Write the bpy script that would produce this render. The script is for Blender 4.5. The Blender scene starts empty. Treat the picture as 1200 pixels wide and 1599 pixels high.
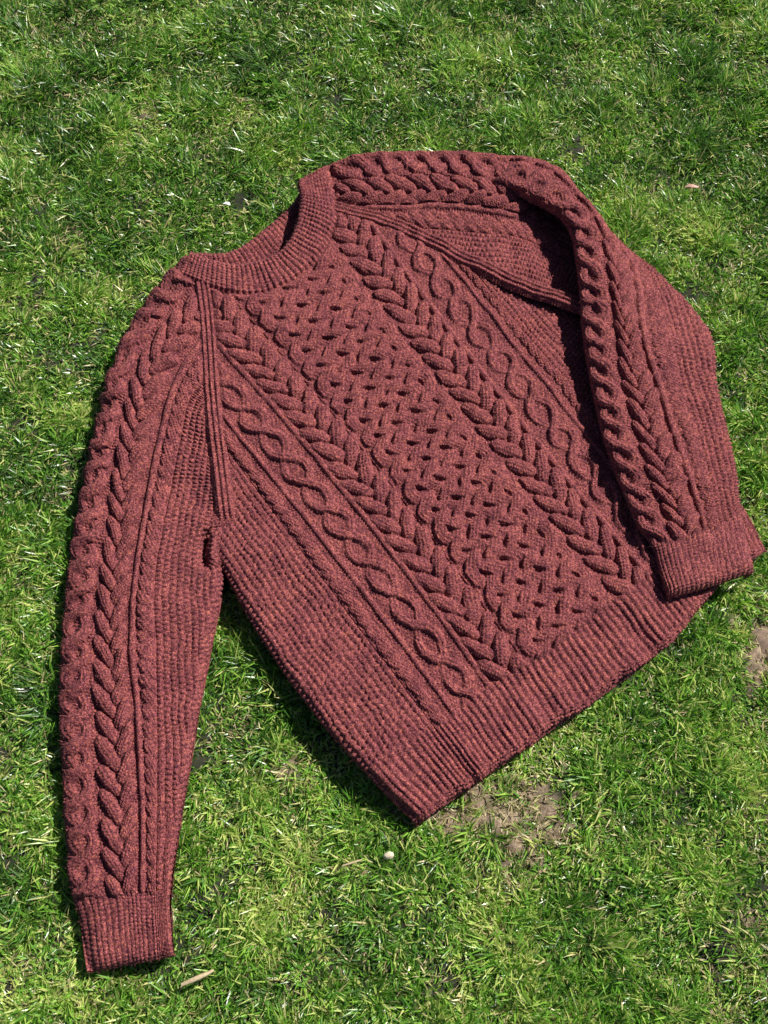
import bpy, math, random
import numpy as np
from mathutils import Vector, Matrix

rng = np.random.default_rng(11)
scene = bpy.context.scene
C = scene.collection

# ------------------------------------------------------------------ camera
PITCH, VFOV, DIST = math.radians(66.0), math.radians(50.0), 1.43
cam_d = bpy.data.cameras.new('camera')
cam = bpy.data.objects.new('camera', cam_d)
C.objects.link(cam)
CAM = np.array([0.0, -DIST*math.cos(PITCH), DIST*math.sin(PITCH)])
cam.location = CAM
cam.rotation_euler = (math.pi/2-PITCH, 0, 0)
cam_d.sensor_fit = 'VERTICAL'
cam_d.angle = VFOV
cam_d.clip_start = 0.01
cam_d.clip_end = 200
scene.camera = cam

# ------------------------------------------------------------------ sky, sun, exposure
SUN_EL, SUN_AZ = math.radians(45), math.radians(34)     # azimuth measured from +X towards +Y
w = bpy.data.worlds.new('World')
scene.world = w
w.use_nodes = True
nt = w.node_tree
sky = nt.nodes.new('ShaderNodeTexSky')
sky.sky_type = 'NISHITA'
sky.sun_disc = False
sky.sun_elevation = SUN_EL
sky.sun_rotation = math.pi/2 - SUN_AZ
sky.air_density = 0.6
sky.dust_density = 0.4
sky.ozone_density = 1.0
nt.links.new(sky.outputs[0], nt.nodes['Background'].inputs[0])
nt.nodes['Background'].inputs[1].default_value = 0.05
sd = bpy.data.lights.new('sun', 'SUN')
sd.energy = 5.0
sd.angle = math.radians(0.5)
sd.color = (1.0, 0.955, 0.89)
sun = bpy.data.objects.new('sun', sd)
C.objects.link(sun)
sdir = Vector((math.cos(SUN_EL)*math.cos(SUN_AZ), math.cos(SUN_EL)*math.sin(SUN_AZ), math.sin(SUN_EL)))
sun.rotation_euler = sdir.to_track_quat('Z', 'Y').to_euler()
sun.location = sdir*4
scene.view_settings.view_transform = 'Standard'
scene.view_settings.look = 'None'
scene.view_settings.gamma = 1.0
scene.cycles.max_bounces = 4
scene.cycles.diffuse_bounces = 2
scene.cycles.glossy_bounces = 2
scene.cycles.transmission_bounces = 3
scene.view_settings.exposure = 0.62

# ------------------------------------------------------------------ survey: photo points onto real heights
FPX = 799.5/math.tan(VFOV/2)
FWD = np.array([0, math.cos(PITCH), -math.sin(PITCH)])
UPV = np.array([0, math.sin(PITCH), math.cos(PITCH)])
def at(x, y, z=0.042):
    d = FWD + (x-600)/FPX*np.array([1., 0, 0]) + (799.5-y)/FPX*UPV
    return CAM + d*((z-CAM[2])/d[2])
U = 1/1200.0                                            # one pattern unit in metres

def tangents(x, Y, mono):
    n = len(x); d = np.diff(Y, axis=0)/np.diff(x).reshape(-1, *[1]*(Y.ndim-1))
    m = np.zeros_like(Y); m[0] = d[0]; m[-1] = d[-1]
    h = np.diff(x)
    for i in range(1, n-1):
        if mono:
            prod = d[i-1]*d[i]
            w1, w2 = 2*h[i]+h[i-1], h[i]+2*h[i-1]
            with np.errstate(divide='ignore', invalid='ignore'):
                hm = (w1+w2)/(w1/d[i-1]+w2/d[i])
            m[i] = np.where(prod > 0, hm, 0)
        else:
            m[i] = (d[i-1]*h[i]+d[i]*h[i-1])/(h[i]+h[i-1])
    return m
def hermite(x, Y, t, mono=False):
    x = np.asarray(x, float); Y = np.asarray(Y, float)
    m = tangents(x, Y, mono)
    i = np.clip(np.searchsorted(x, t)-1, 0, len(x)-2)
    h = x[i+1]-x[i]; s = (t-x[i])/h
    sh = (-1,)+(1,)*(Y.ndim-1)
    s = s.reshape(sh); h = h.reshape(sh)
    return ((1+2*s)*(1-s)**2)*Y[i] + s*(1-s)**2*h*m[i] + s*s*(3-2*s)*Y[i+1] + s*s*(s-1)*h*m[i+1]

def smooth_noise(x, y, scale, seed, n=14):
    r = np.random.default_rng(seed); out = 0
    for k in range(n):
        a = r.uniform(0, 2*math.pi); f = r.uniform(.5, 1.5)*2*math.pi/scale
        out = out + np.sin(f*(x*math.cos(a)+y*math.sin(a)) + r.uniform(0, 6.28))
    return out/math.sqrt(n/2)
def sstep(a, b, x):
    t = np.clip((x-a)/(b-a), 0, 1); return t*t*(3-2*t)
def in_poly(P, poly):
    x, y = P[..., 0], P[..., 1]; c = np.zeros(x.shape, bool); n = len(poly)
    for i in range(n):
        x0, y0 = poly[i][:2]; x1, y1 = poly[(i+1) % n][:2]
        if y0 == y1: continue
        c ^= ((y0 > y) != (y1 > y)) & (x < (x1-x0)*(y-y0)/(y1-y0)+x0)
    return c

# ------------------------------------------------------------------ materials
def new_mat(name):
    m = bpy.data.materials.new(name); m.use_nodes = True
    nt = m.node_tree; b = nt.nodes['Principled BSDF']
    return m, nt, b
def nd(nt, kind, **kw):
    n = nt.nodes.new(kind)
    for k, v in kw.items(): setattr(n, k, v)
    return n
def ramp(nt, fac, stops):
    r = nd(nt, 'ShaderNodeValToRGB'); e = r.color_ramp.elements
    while len(e) < len(stops): e.new(0.5)
    for el, (p, c) in zip(e, stops): el.position = p; el.color = (*c, 1)
    nt.links.new(fac, r.inputs[0]); return r.outputs[0]
def noise(nt, vec, scale, detail=2, rough=.5):
    n = nd(nt, 'ShaderNodeTexNoise'); n.inputs['Scale'].default_value = scale
    n.inputs['Detail'].default_value = detail; n.inputs['Roughness'].default_value = rough
    nt.links.new(vec, n.inputs['Vector']); return n.outputs['Fac']
def mixc(nt, fac, a, b, mode='MIX'):
    n = nd(nt, 'ShaderNodeMix', data_type='RGBA', blend_type=mode)
    for s, v in ((n.inputs[0], fac), (n.inputs[6], a), (n.inputs[7], b)):
        if hasattr(v, 'is_linked'): nt.links.new(v, s)
        else: s.default_value = v if not isinstance(v, tuple) else (*v, 1)
    return n.outputs[2]

def wool():
    m, nt, b = new_mat('heathered_wool')
    tc = nd(nt, 'ShaderNodeTexCoord').outputs['Object']
    fine = noise(nt, tc, 680, 3, .7)
    sa = nd(nt, 'ShaderNodeAttribute'); sa.attribute_name = 'stitch'
    mm = nd(nt, 'ShaderNodeMath', operation='MULTIPLY_ADD'); nt.links.new(sa.outputs['Fac'], mm.inputs[0]); mm.inputs[1].default_value = .11; mm.inputs[2].default_value = -.055
    ad = nd(nt, 'ShaderNodeMath', operation='ADD'); nt.links.new(fine, ad.inputs[0]); nt.links.new(mm.outputs[0], ad.inputs[1])
    fine = ad.outputs[0]
    base = ramp(nt, fine, [(.30, (.018, .006, .012)), (.42, (.078, .020, .026)), (.53, (.182, .045, .049)), (.68, (.47, .146, .136))])
    fl = noise(nt, tc, 330, 2, .6)
    rust = ramp(nt, fl, [(.58, (0, 0, 0)), (.70, (1, 1, 1))])
    col = mixc(nt, rust, base, (.36, .110, .070))
    fl2 = noise(nt, tc, 270, 2, .6)
    mp = nd(nt, 'ShaderNodeMapping'); mp.inputs['Location'].default_value = (3.1, 1.7, .4); nt.links.new(tc, mp.inputs[0])
    fl2 = noise(nt, mp.outputs[0], 270, 2, .6)
    plum = ramp(nt, fl2, [(.60, (0, 0, 0)), (.72, (.85, .85, .85))])
    col = mixc(nt, plum, col, (.048, .016, .036))
    big = noise(nt, tc, 28, 3, .55)
    tone = ramp(nt, big, [(.3, (.86, .84, .90)), (.7, (1.12, 1.14, 1.06))])
    col = mixc(nt, 1.0, col, tone, 'MULTIPLY')
    nt.links.new(col, b.inputs['Base Color'])
    b.inputs['Roughness'].default_value = .88
    b.inputs['Specular IOR Level'].default_value = .12
    b.inputs['Sheen Weight'].default_value = .06
    b.inputs['Sheen Roughness'].default_value = .45
    b.inputs['Sheen Tint'].default_value = (.9, .55, .5, 1)
    bp = nd(nt, 'ShaderNodeBump'); bp.inputs['Strength'].default_value = .8; bp.inputs['Distance'].default_value = .0008
    nt.links.new(noise(nt, tc, 900, 2, .6), bp.inputs['Height'])
    nt.links.new(bp.outputs[0], b.inputs['Normal'])
    return m
WOOL = wool()

# ------------------------------------------------------------------ mesh helpers
def mesh_from_arrays(name, V, quads, mat, parent=None, tris=None, attrs=None, smooth=True):
    me = bpy.data.meshes.new(name)
    nq = 0 if quads is None else len(quads); ntz = 0 if tris is None else len(tris)
    me.vertices.add(len(V)); me.vertices.foreach_set('co', np.ascontiguousarray(V, np.float32).ravel())
    loops = []
    if nq: loops.append(np.asarray(quads).ravel())
    if ntz: loops.append(np.asarray(tris).ravel())
    loops = np.concatenate(loops).astype(np.int32)
    me.loops.add(len(loops)); me.loops.foreach_set('vertex_index', loops)
    starts = np.concatenate([np.arange(nq)*4, nq*4+np.arange(ntz)*3]).astype(np.int32)
    me.polygons.add(nq+ntz); me.polygons.foreach_set('loop_start', starts)
    me.polygons.foreach_set('use_smooth', np.full(nq+ntz, smooth))
    for k, v in (attrs or {}).items():
        a = me.attributes.new(k, 'FLOAT', 'POINT'); a.data.foreach_set('value', np.ascontiguousarray(v, np.float32))
    me.update(calc_edges=True)
    me.materials.append(mat)
    o = bpy.data.objects.new(name, me); C.objects.link(o); o.parent = parent
    return o

SWEATER_PTS = []                                       # sampled points for keeping grass out of the wool
FUZZ_SRC = []
def build_patch(ctrl, pk, step, pattern, zones, keep=None, parent=None, qlen_guide=None, flip=False, extra=None, qscale=1.0, fade=False):
    """ctrl K x M x 3 net (K guides across, M rows along); pk pattern coordinate of every guide.
    zones: list of (key, fn(p,q)->mask). returns {key: (V, quads)}"""
    ctrl = np.asarray(ctrl, float); pk = np.asarray(pk, float)
    g = ctrl.mean(0) if qlen_guide is None else ctrl[qlen_guide]
    qk = np.concatenate([[0], np.cumsum(np.linalg.norm(np.diff(g, axis=0), axis=1))])*1200
    nq = max(2, int(qk[-1]/step)+1); npp = max(2, int((pk[-1]-pk[0])/step)+1)
    q = np.linspace(0, qk[-1], nq); p = np.linspace(pk[0], pk[-1], npp)
    G = hermite(qk, ctrl.transpose(1, 0, 2), q)            # nq,K,3
    S = hermite(pk, G.transpose(1, 0, 2), p, mono=True)     # np,nq,3
    P, Q = np.meshgrid(p, q*qscale, indexing='ij')
    S[..., 2] += .0011*smooth_noise(S[..., 0], S[..., 1], .085, 5) + .0005*smooth_noise(S[..., 0], S[..., 1], .03, 6)
    if extra is not None: S = extra(S, P, Q)
    N = np.cross(np.gradient(S, axis=0), np.gradient(S, axis=1))
    N /= np.linalg.norm(N, axis=-1, keepdims=True)+1e-12
    if np.median(N[..., 2]) < 0: N = -N; flip = not flip
    Pw = P + .9*smooth_noise(P, Q, 70, 21) + .35*smooth_noise(P, Q, 17, 22)
    Qw = Q + 1.6*smooth_noise(P, Q, 90, 23) + .45*smooth_noise(P, Q, 15, 24)
    global MET
    MET = np.concatenate([np.zeros((1, nq)), np.cumsum(np.linalg.norm(np.diff(S, axis=0), axis=-1), axis=0)], 0)*1200 + (Pw-P)
    hc = np.floor(Pw/(CS/2)); sl_ = np.where(hc % 2 == 0, 1, -1)
    hl = np.floor(Qw/RS + sl_*.5*(Pw/(CS/2)-hc)); st = np.sin(hc*12.9898+hl*78.233)*43758.5453; st = (st-np.floor(st)).reshape(-1)
    h = pattern(P, Pw, Q, Qw)
    h = h*(1+.08*smooth_noise(P, Q, 40, 25)) + .12*smooth_noise(P, Q, 6.0, 26)
    if fade:
        fd = seam_fade(S); h = h*(.25+.75*fd) - .8*(1-fd)
    D = S + N*(h*.001)[..., None]
    ok = np.ones((npp-1, nq-1), bool)
    Sc = (S[:-1, :-1]+S[1:, 1:])/2
    if keep is not None: ok &= keep(Sc)
    SWEATER_PTS.append(D[:-1, :-1][ok][::3])
    idx = np.arange(npp*nq).reshape(npp, nq)
    quads = np.stack([idx[:-1, :-1], idx[1:, :-1], idx[1:, 1:], idx[:-1, 1:]], -1)
    if flip: quads = quads[..., ::-1]
    FUZZ_SRC.append((D[:-1, :-1][ok], N[:-1, :-1][ok]))
    pc = (P[:-1, :-1]+P[1:, 1:])/2; qc = (Q[:-1, :-1]+Q[1:, 1:])/2
    Vf = D.reshape(-1, 3); res = {}; left = ok.copy()
    for key, fn in zones:
        mk = left & fn(pc, qc); left &= ~mk
        qd = quads[mk]
        if not len(qd): continue
        used, inv = np.unique(qd, return_inverse=True)
        res[key] = (Vf[used], inv.reshape(-1, 4), st[used])
    return res
def emit(res, key, name, parent):
    V, q, st = res[key]
    return mesh_from_arrays(name, V, q, WOOL, parent, attrs={'stitch': st})

RAG_L = [(316,440),(321,475),(326,530),(330,600),(338,680),(347,752),(354,806)]
RAG_R = [(506,318),(535,324),(565,332),(612,346),(672,373),(745,410),(800,436),(845,453),(885,466)]
COL = [(283,428),(311,441),(345,452),(380,458),(418,453),(456,435),(489,409),(511,378),(523,342),(520,300),(513,258)]
def seam_fade(S):
    out = np.ones(S.shape[:2])
    for line, r0, r1 in ((RAG_L, 9, 21), (RAG_R, 9, 21), (COL, 2, 11)):
        w_ = np.array([at(x, y, .044)[:2] for x, y in line]); d2 = np.full(S.shape[:2], 9.)
        for a, b in zip(w_[:-1], w_[1:]):
            v = b-a; t = np.clip(((S[..., :2]-a)@v)/(v@v), 0, 1)
            e = S[..., :2]-a-t[..., None]*v; d2 = np.minimum(d2, (e*e).sum(-1))
        out = np.minimum(out, sstep(r0*U, r1*U, np.sqrt(d2)))
    return out

# ------------------------------------------------------------------ knitting (heights in millimetres, lengths in pattern units)
CS, RS = 5.1, 4.5
def knit(c, l, a=1.0):
    f = c/CS - np.round(c/CS)
    return a*(.42*np.cos(2*math.pi*f) + .62*np.cos(2*math.pi*(l/RS + 1.05*np.abs(f))))
def purl(c, l, a=1.0):
    r = np.round(l/RS)
    return a*(.66*np.cos(2*math.pi*l/RS) + .42*np.cos(2*math.pi*c/CS + math.pi*r))
MET = None
def metric(P, p0):
    return MET - MET[np.argmin(np.abs(P[:, 0]-p0))][None]
def moss(c, l, pitch=10.0, bead=7.6):
    k = np.round(c/pitch); f = c/pitch-k
    v = l/bead + .5*k + .22*f; g = v-np.round(v)
    return 3.1*np.clip(np.cos(math.pi*f)*np.cos(math.pi*g), 0, 1)**.75 - 1.5
def rib(c, l, pitch=10.4, k=.75, H=1.7):
    c = c + .35*np.sin(l/9.+c/40.)
    e = np.abs(np.cos(math.pi*c/pitch))
    f = c/pitch-np.round(c/pitch)
    return H*(e**k-.6) + .55*np.cos(2*math.pi*(l/5.1 + .25*f))*(.35+.65*e)
def ridge(c, l, hw=4.6, H=3.0):
    prof = np.sqrt(np.clip(1-(c/hw)**2, 0, 1))
    return np.where(np.abs(c) < hw, H*prof + .35*np.cos(2*math.pi*(l/4.2+.12*c))*prof, -9)
def leaves(c, l, offset, tilt, spacing, hl, hw, H, phase=0., ends=.9):
    out = np.full(c.shape, -9.0); ct, st = math.cos(tilt), math.sin(tilt)
    k0 = np.floor((l-phase)/spacing)
    for dk in (-1, 0, 1, 2):
        lc = (k0+dk)*spacing + phase
        dl, dc = l-lc, c-offset
        x = dl*ct + dc*st; y = -dl*st + dc*ct
        r2 = (np.abs(x)/hl)**2.6 + (np.abs(y)/hw)**2.2
        prof = np.clip(1-r2, 0, 1)**.5
        hh = H*prof - ends*(x/hl)*.5 + knit(y, x, 1.0)*np.clip(prof*1.6, 0, 1)
        out = np.maximum(out, np.where(r2 < 1, hh, -9))
    return out
def braid(c, l):
    s = 37.2
    a = leaves(c, l, -14.0, math.radians(31), s, 27, 10.8, 5.7)
    b = leaves(c, l, 14.0, math.radians(-31), s, 27, 10.8, 5.7, s/2)
    return np.maximum(np.maximum(a, b), -1.4+purl(c, l, .7))
def strand_h(c, l, path, slope, zz, hw, H, ex=2.7):
    cosa = 1/np.sqrt(1+slope*slope); d = (c-path)*cosa; along = l/cosa
    r = np.clip(1-np.abs(d/hw)**ex, 0, 1)**.5
    return np.where(np.abs(d) < hw, H*r + zz + knit(d+CS/2, along, .95)*np.clip(r*1.6, 0, 1), -9)
def chain(c, l, hand=1, L=55.5, W=14.5, hw=6.3, H=3.5, Z=1.7):
    t = math.pi*l/L; out = purl(c, l)
    cs = np.cos(t); sh = np.sign(cs)*np.abs(cs)**.9
    eps = .02
    t2 = t+eps; cs2 = np.cos(t2); sl = (np.sign(cs2)*np.abs(cs2)**.9 - sh)*W/(eps*L/math.pi)
    sl = np.clip(sl, -1.6, 1.6)
    z = 1.2*np.sin(t)
    for sg in (1, -1):
        zz = hand*sg*Z*np.sin(t)
        out = np.maximum(out, strand_h(c, l, sg*W*sh, sg*sl, zz, hw, H))
    return out
def rope(c, l, hand=1):
    return np.maximum(leaves(c, l, 0, hand*math.radians(33), 22., 19., 9.6, 3.4, ends=.6*1), -.3+purl(c, l, .6))
LS, LQ = 18.3, 19.3
def lattice(c, l):
    """eight strands zigzag across the panel and weave over and under one another"""
    out = .2+purl(c, l, .8); per = 16*LQ; e = .13
    for i in range(8):
        t = 2*math.pi*(l + 2*LQ*i)/per
        x = 2/math.pi*np.arcsin(np.sin(t)); ax = np.abs(x)
        u = np.clip(ax-(1-e), 0, e)
        path = 4*LS*np.sign(x)*(np.minimum(ax, 1-e) + u - u*u/(2*e))
        d = np.where(np.cos(t) > 0, 1, -1)
        slope = LS/LQ*d*(1-u/e)
        zz = np.where(ax > .875, 0, 2.5*d*np.cos(4*math.pi*x))
        out = np.maximum(out, strand_h(c, l, path, slope, zz, 10.7, 4.2, 3.6))
    return out

# ------------------------------------------------------------------ the sweater
sweater = bpy.data.objects.new('knitted_sweater', None)
C.objects.link(sweater)
sweater.empty_display_size = .05
sweater['label'] = 'burgundy heathered cable knit wool sweater lying spread out on the lawn'
sweater['category'] = 'sweater'

Z0 = .042
def W(pts, z=Z0):
    return np.array([at(q[0], q[1], q[2] if len(q) > 2 else z) for q in pts])

# ---- body: columns follow the measured rib lines
R1 = W([(347,647),(380,693),(430,747),(480,805),(520,863),(573,935),(620,998),(665,1053),(715,1118)])
R2 = W([(335,530),(380,580),(440,653),(490,715),(543,776),(593,830),(643,899),(693,975),(760,1067)])
R3 = W([(587,357),(627,417),(663,467),(693,503),(727,547),(773,607),(808,653),(854,707),(905,770),(960,837),(1000,887)])
R4 = W([(697,403),(727,440),(767,487),(807,533),(847,587),(880,633),(917,677)])
E0 = W([(357,912),(391,960),(424,1013),(457,1067),(491,1117),(531,1163),(584,1220),(645,1276)], .034)
hemA, hemB = at(647, 1281, .038), at(1060, 992, .038)
eu = (hemB-hemA)[:2]; eu /= np.linalg.norm(eu); ew = np.array([eu[1], -eu[0]])
if ew[1] > 0: ew = -ew
def ab(Pw): return Pw[:, :2]@eu, Pw[:, :2]@ew
def fit(Pw, deg):
    a, b = ab(Pw); co = np.polyfit(b, a, deg); lo, hi = b.min(), b.max()
    dco = np.polyder(co)
    def f(x):
        xc = np.clip(x, lo, hi)
        return np.polyval(co, xc) + np.polyval(dco, xc)*(x-xc)
    return f
fR1, fR2, fR3, fR4, fE0 = fit(R1, 2), fit(R2, 2), fit(R3, 2), fit(R4, 1), fit(E0, 2)
b_hem = hemA[:2]@ew                                     # lower edge of the hem
b_rib = b_hem - .0735                                   # where the ribbing begins
b_top = at(520, 300)[:2]@ew - .05
rows_b = np.concatenate([np.linspace(b_top, b_rib, 14), np.linspace(b_rib, b_hem, 5)[1:]])
a_bend = at(1050, 985, .038)[:2]@eu
ctrl = []
pks = [-405, -392, -380, -362, -300, -212, -145, 145, 212, 300, 362, 380, 392, 405]
for b in rows_b:
    r1, r2, r3, r4, e0 = fR1(b), fR2(b), fR3(b), fR4(b), fE0(b)
    r4 = r3 + .5*(r4-r3) + .5*(r2-r1)
    r4 = max(r4, r3+.045)
    e0 = min(e0, r1-.09)
    half = r1-e0; e1 = r4+half*.98
    zed = [(e0+.012, .014), (e0+.001, .020), (e0+.0, .030), (e0+.012, .0405), (e0+.55*half, Z0), (r1, Z0), (r2, Z0+.001), (r3, Z0+.001), (r4, Z0), (e1-.55*half, Z0-.007),
           (e1-.012, .027), (e1, .021), (e1-.001, .016), (e1-.012, .013)]
    row = []
    for a, z in zed:
        xy = eu*a + ew*(b - .030*sstep(a_bend-.03, a_bend+.11, a)*sstep(b_rib-.2, b_rib, b))
        row.append((xy[0], xy[1], z))
    ctrl.append(row)
# the cast-off edge rolls under
for k, (db, zz) in enumerate([(.0035, -.004), (.002, -.011)]):
    last = np.array(ctrl[17]) if k == 0 else np.array(ctrl[17])
    nr = last.copy(); nr[:, :2] += ew*db; nr[:, 2] = np.maximum(last[:, 2]+zz, .012)
    ctrl.append([tuple(v) for v in nr])
ctrl = np.array(ctrl).transpose(1, 0, 2)
for j, dz in ((14, -.001), (15, -.003), (16, -.006), (17, -.010), (18, -.011), (19, -.010)):
    ctrl[:, j, 2] = np.maximum(ctrl[:, j, 2]+dz, .012)
body_g = ctrl[6]
qb = np.concatenate([[0], np.cumsum(np.linalg.norm(np.diff(ctrl.mean(0), axis=0), axis=1))])*1200
Q_RIB, Q_END = qb[13], qb[17]
def body_pattern(P, Pw, Q, Qw):
    h = purl(Pw, Qw)
    ac = np.abs(Pw); sg = np.sign(P)
    h = np.where(np.abs(P) < 83, lattice(Pw, Qw), h)
    m = (np.abs(P) >= 83) & (np.abs(P) < 142)
    h = np.where(m, braid(Pw-sg*112.5, Qw), h)
    m = (np.abs(P) >= 152) & (np.abs(P) < 205)
    h = np.where(m, np.where(P > 0, chain(Pw-178.5, Qw, 1), chain(Pw+178.5, Qw+20, -1)), h)
    for c0 in (-212, -145, 145, 212):
        h = np.maximum(h, ridge(P-c0 + .2*(Pw-P), Qw))
    m = (np.abs(P) >= 225) & (np.abs(P) < 258)
    h = np.where(m, np.where(P > 0, rope(Pw-241, Qw, -1), rope(Pw+241, Qw, 1)), h)
    h = np.where(P >= 258, moss(metric(P, 258)-5, Qw), h)
    h = np.where(P <= -258, moss(metric(P, -258)+5, Qw), h)
    r = rib(P+.3*(Pw-P), Qw, 10.2, 1.3, 2.3)
    f = sstep(Q_RIB-5, Q_RIB+4, Q + 3*np.sin(P/31.))
    edge = sstep(Q_END-9, Q_END-4, Q)
    r = r*(1-.6*edge) + edge*(.5+purl(Pw, Qw, 1.2))
    return h*(1-f) + (r-.4)*f
body_poly = W([(322,452),(327,520),(332,600),(340,680),(348,750),(357,812),(300,845),(300,1500),(1500,1500),(1500,560),(872,462),(845,452),(800,436),(745,410),(670,372),(610,346),(560,331),(514,322),(514,350),(500,386),(478,410),(448,432),(416,444),(380,449),(345,444)])
hid_poly = W([(985,560),(1090,560),(1105,690),(1135,770),(1060,790),(1010,700)])
def body_keep(S): return in_poly(S, body_poly) & ~in_poly(S, hid_poly)
body_poly_full = body_poly
ZB = [('hem', lambda p, q: q > Q_RIB),
      ('lattice', lambda p, q: np.abs(p) < 83),
      ('braid_l', lambda p, q: (p < -83) & (p > -139)), ('braid_r', lambda p, q: (p > 83) & (p < 139)),
      ('rg2', lambda p, q: (p <= -139) & (p > -151)), ('rg3', lambda p, q: (p >= 139) & (p < 151)),
      ('chain_l', lambda p, q: (p <= -151) & (p > -206)), ('chain_r', lambda p, q: (p >= 151) & (p < 206)),
      ('rg1', lambda p, q: (p <= -206) & (p > -218)), ('rg4', lambda p, q: (p >= 206) & (p < 218)),
      ('rope_l', lambda p, q: (p <= -218) & (p > -258)), ('rope_r', lambda p, q: (p >= 218) & (p < 258)),
      ('moss', lambda p, q: np.abs(p) >= 258)]
def hem_wander(S, P, Q):
    k = sstep(Q_RIB-20, Q_END, Q)
    S[..., :2] += ew*(.0016*k*smooth_noise(P, 0*P, 95, 91)+.0006*k*smooth_noise(P, 0*P, 22, 92))[..., None]
    S[..., 2] += .0013*k*smooth_noise(P, 0*P, 60, 93)
    return S
res = build_patch(ctrl, pks, 1.12, body_pattern, ZB, body_keep, fade=True, extra=hem_wander)
front = emit(res, 'moss', 'front_panel', sweater)
for key, nm in [('lattice', 'lattice_cable'), ('braid_l', 'braid_cable'), ('braid_r', 'braid_cable'), ('chain_l', 'chain_cable'), ('chain_r', 'chain_cable'),
                ('rg1', 'ridge_line'), ('rg2', 'ridge_line'), ('rg3', 'ridge_line'), ('rg4', 'ridge_line'), ('rope_l', 'rope_cable'), ('rope_r', 'rope_cable')]:
    if key in res: emit(res, key, nm, front)
emit(res, 'hem', 'hem_ribbing', sweater)

# ---- back of the body, lying under the front
bk = ctrl.copy()
bk[..., 2] = .017
bk[..., :2] += ew*.0005
bk[:, -1, 2] = .012; bk[:, -2, 2] = .014
back_poly = W([(330,452),(345,520),(350,600),(355,680),(358,750),(362,840),(300,845),(300,1500),(1500,1500),(1500,560),(872,480),(800,450),(670,390),(560,350),(540,340),(500,400),(448,440),(380,460)], .02)
def back_pattern(P, Pw, Q, Qw):
    f = sstep(Q_RIB-5, Q_RIB+4, Q)
    return moss(Pw, Qw)*(1-f) + rib(P, Qw)*f
res = build_patch(bk, pks, 4.0, back_pattern, [('back', lambda p, q: q < Q_RIB), ('hem', lambda p, q: q >= Q_RIB)], lambda S: in_poly(S, back_poly))
back = emit(res, 'back', 'back_panel', sweater)
emit(res, 'hem', 'back_hem_ribbing', back)

# ---- sleeves
def sleeve_pattern(q_rib, pb, pv, pg, pr, pm, hand, q0=0., inner=999, braid_w=28):
    def f(P, Pw, Q, Qw):
        h = purl(Pw, Qw)
        h = np.where(P < pb, chain(Pw-pb/2+1, Qw+q0, hand, L=37.5, W=12.6, hw=7.9, H=4.4, Z=2.6), h)
        h = np.where((P >= pb) & (P < pg-6), braid((Pw-pv)*1.12, Qw+q0), h)
        h = np.maximum(h, ridge(P-pg+.2*(Pw-P), Qw))
        h = np.where((P >= pg+8) & (P < pm), rope(Pw-pr, Qw, hand), h)
        h = np.where(P >= pm, moss(metric(P, pm)-5, Qw), h)
        r = rib(P+.3*(Pw-P), Qw, 9.7, .6, 1.5)
        t = sstep(q_rib-4, q_rib+4, Q+2*np.sin(P/13.))
        return h*(1-t) + (r-.4)*t
    return f
def sleeve_zones(q_rib, pb, pg, pm):
    return [('cuff', lambda p, q: q > q_rib), ('chain', lambda p, q: p < pb), ('braid', lambda p, q: (p >= pb) & (p < pg-6)),
            ('ridge', lambda p, q: (p >= pg-6) & (p < pg+7)), ('rope', lambda p, q: (p >= pg+7) & (p < pm)), ('moss', lambda p, q: p >= pm)]
def net(rows, zs):
    """rows: list of rows of (x,y) or (x,y,z) photo points; zs default heights per guide"""
    return np.array([[at(pt[0], pt[1], pt[2] if len(pt) > 2 else zs[i]) for i, pt in enumerate(r)] for r in rows]).transpose(1, 0, 2)
def under(cn, side, inset, z, p_in=1):
    """extra guide that tucks the edge of the fabric under itself"""
    if side == 0: e, i = cn[0], cn[p_in]
    else: e, i = cn[-1], cn[-1-p_in]
    d = i-e; d[:, 2] = 0; d /= np.linalg.norm(d, axis=1, keepdims=True)+1e-9
    g = e + d*inset; g[:, 2] = z
    return g
def qrow(cn, r):
    g = cn.mean(0); return np.concatenate([[0], np.cumsum(np.linalg.norm(np.diff(g, axis=0), axis=1))])[r]*1200

LR = [[(300,388),(318,412),(335,432),(352,452),(378,482),(392,500),(450,570)],
      [(240,455),(254,471),(268,487),(285,507),(312,540),(326,556),(400,640)],
      [(207,503),(222,515),(237,527),(253,543),(288,573),(303,588),(375,665)],
      [(177,570),(188,577),(207,587),(227,596),(272,607),(288,614),(352,660)],
      [(155,648),(168,655),(190,663),(212,670),(255,668),(272,675),(345,720)],
      [(137,727),(153,735),(175,742),(195,748),(239,740),(257,745),(347,775)],
      [(120,810),(141,815),(166,820),(188,822),(224,823),(241,825),(352,830)],
      [(106,900),(132,900),(155,902),(177,905),(212,905),(228,905),(348,905)],
      [(97,1010),(123,1010),(146,1010),(174,1010),(206,1008),(229,1008),(330,1005)],
      [(94,1110),(124,1110),(147,1110),(178,1110),(215,1108),(234,1106),(311,1104)],
      [(98,1210),(128,1212),(152,1212),(185,1212),(221,1210),(237,1208),(294,1204)],
      [(104,1310),(136,1310),(160,1308),(190,1306),(224,1304),(239,1302),(278,1297)],
      [(115,1402),(140,1400),(165,1398),(193,1396),(222,1394),(238,1392),(266,1388)],
      [(123,1432),(146,1428),(168,1425),(195,1422),(223,1418),(239,1416),(264,1413)],
      [(129,1475),(151,1471),(172,1467),(197,1463),(225,1458),(241,1455),(267,1450)],
      [(135,1515),(156,1511),(176,1507),(200,1502),(227,1497),(243,1494),(270,1488)]]
zsL = [.019, .030, .033, .036, .039, .040, .029]
cn = net(LR, zsL)
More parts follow.
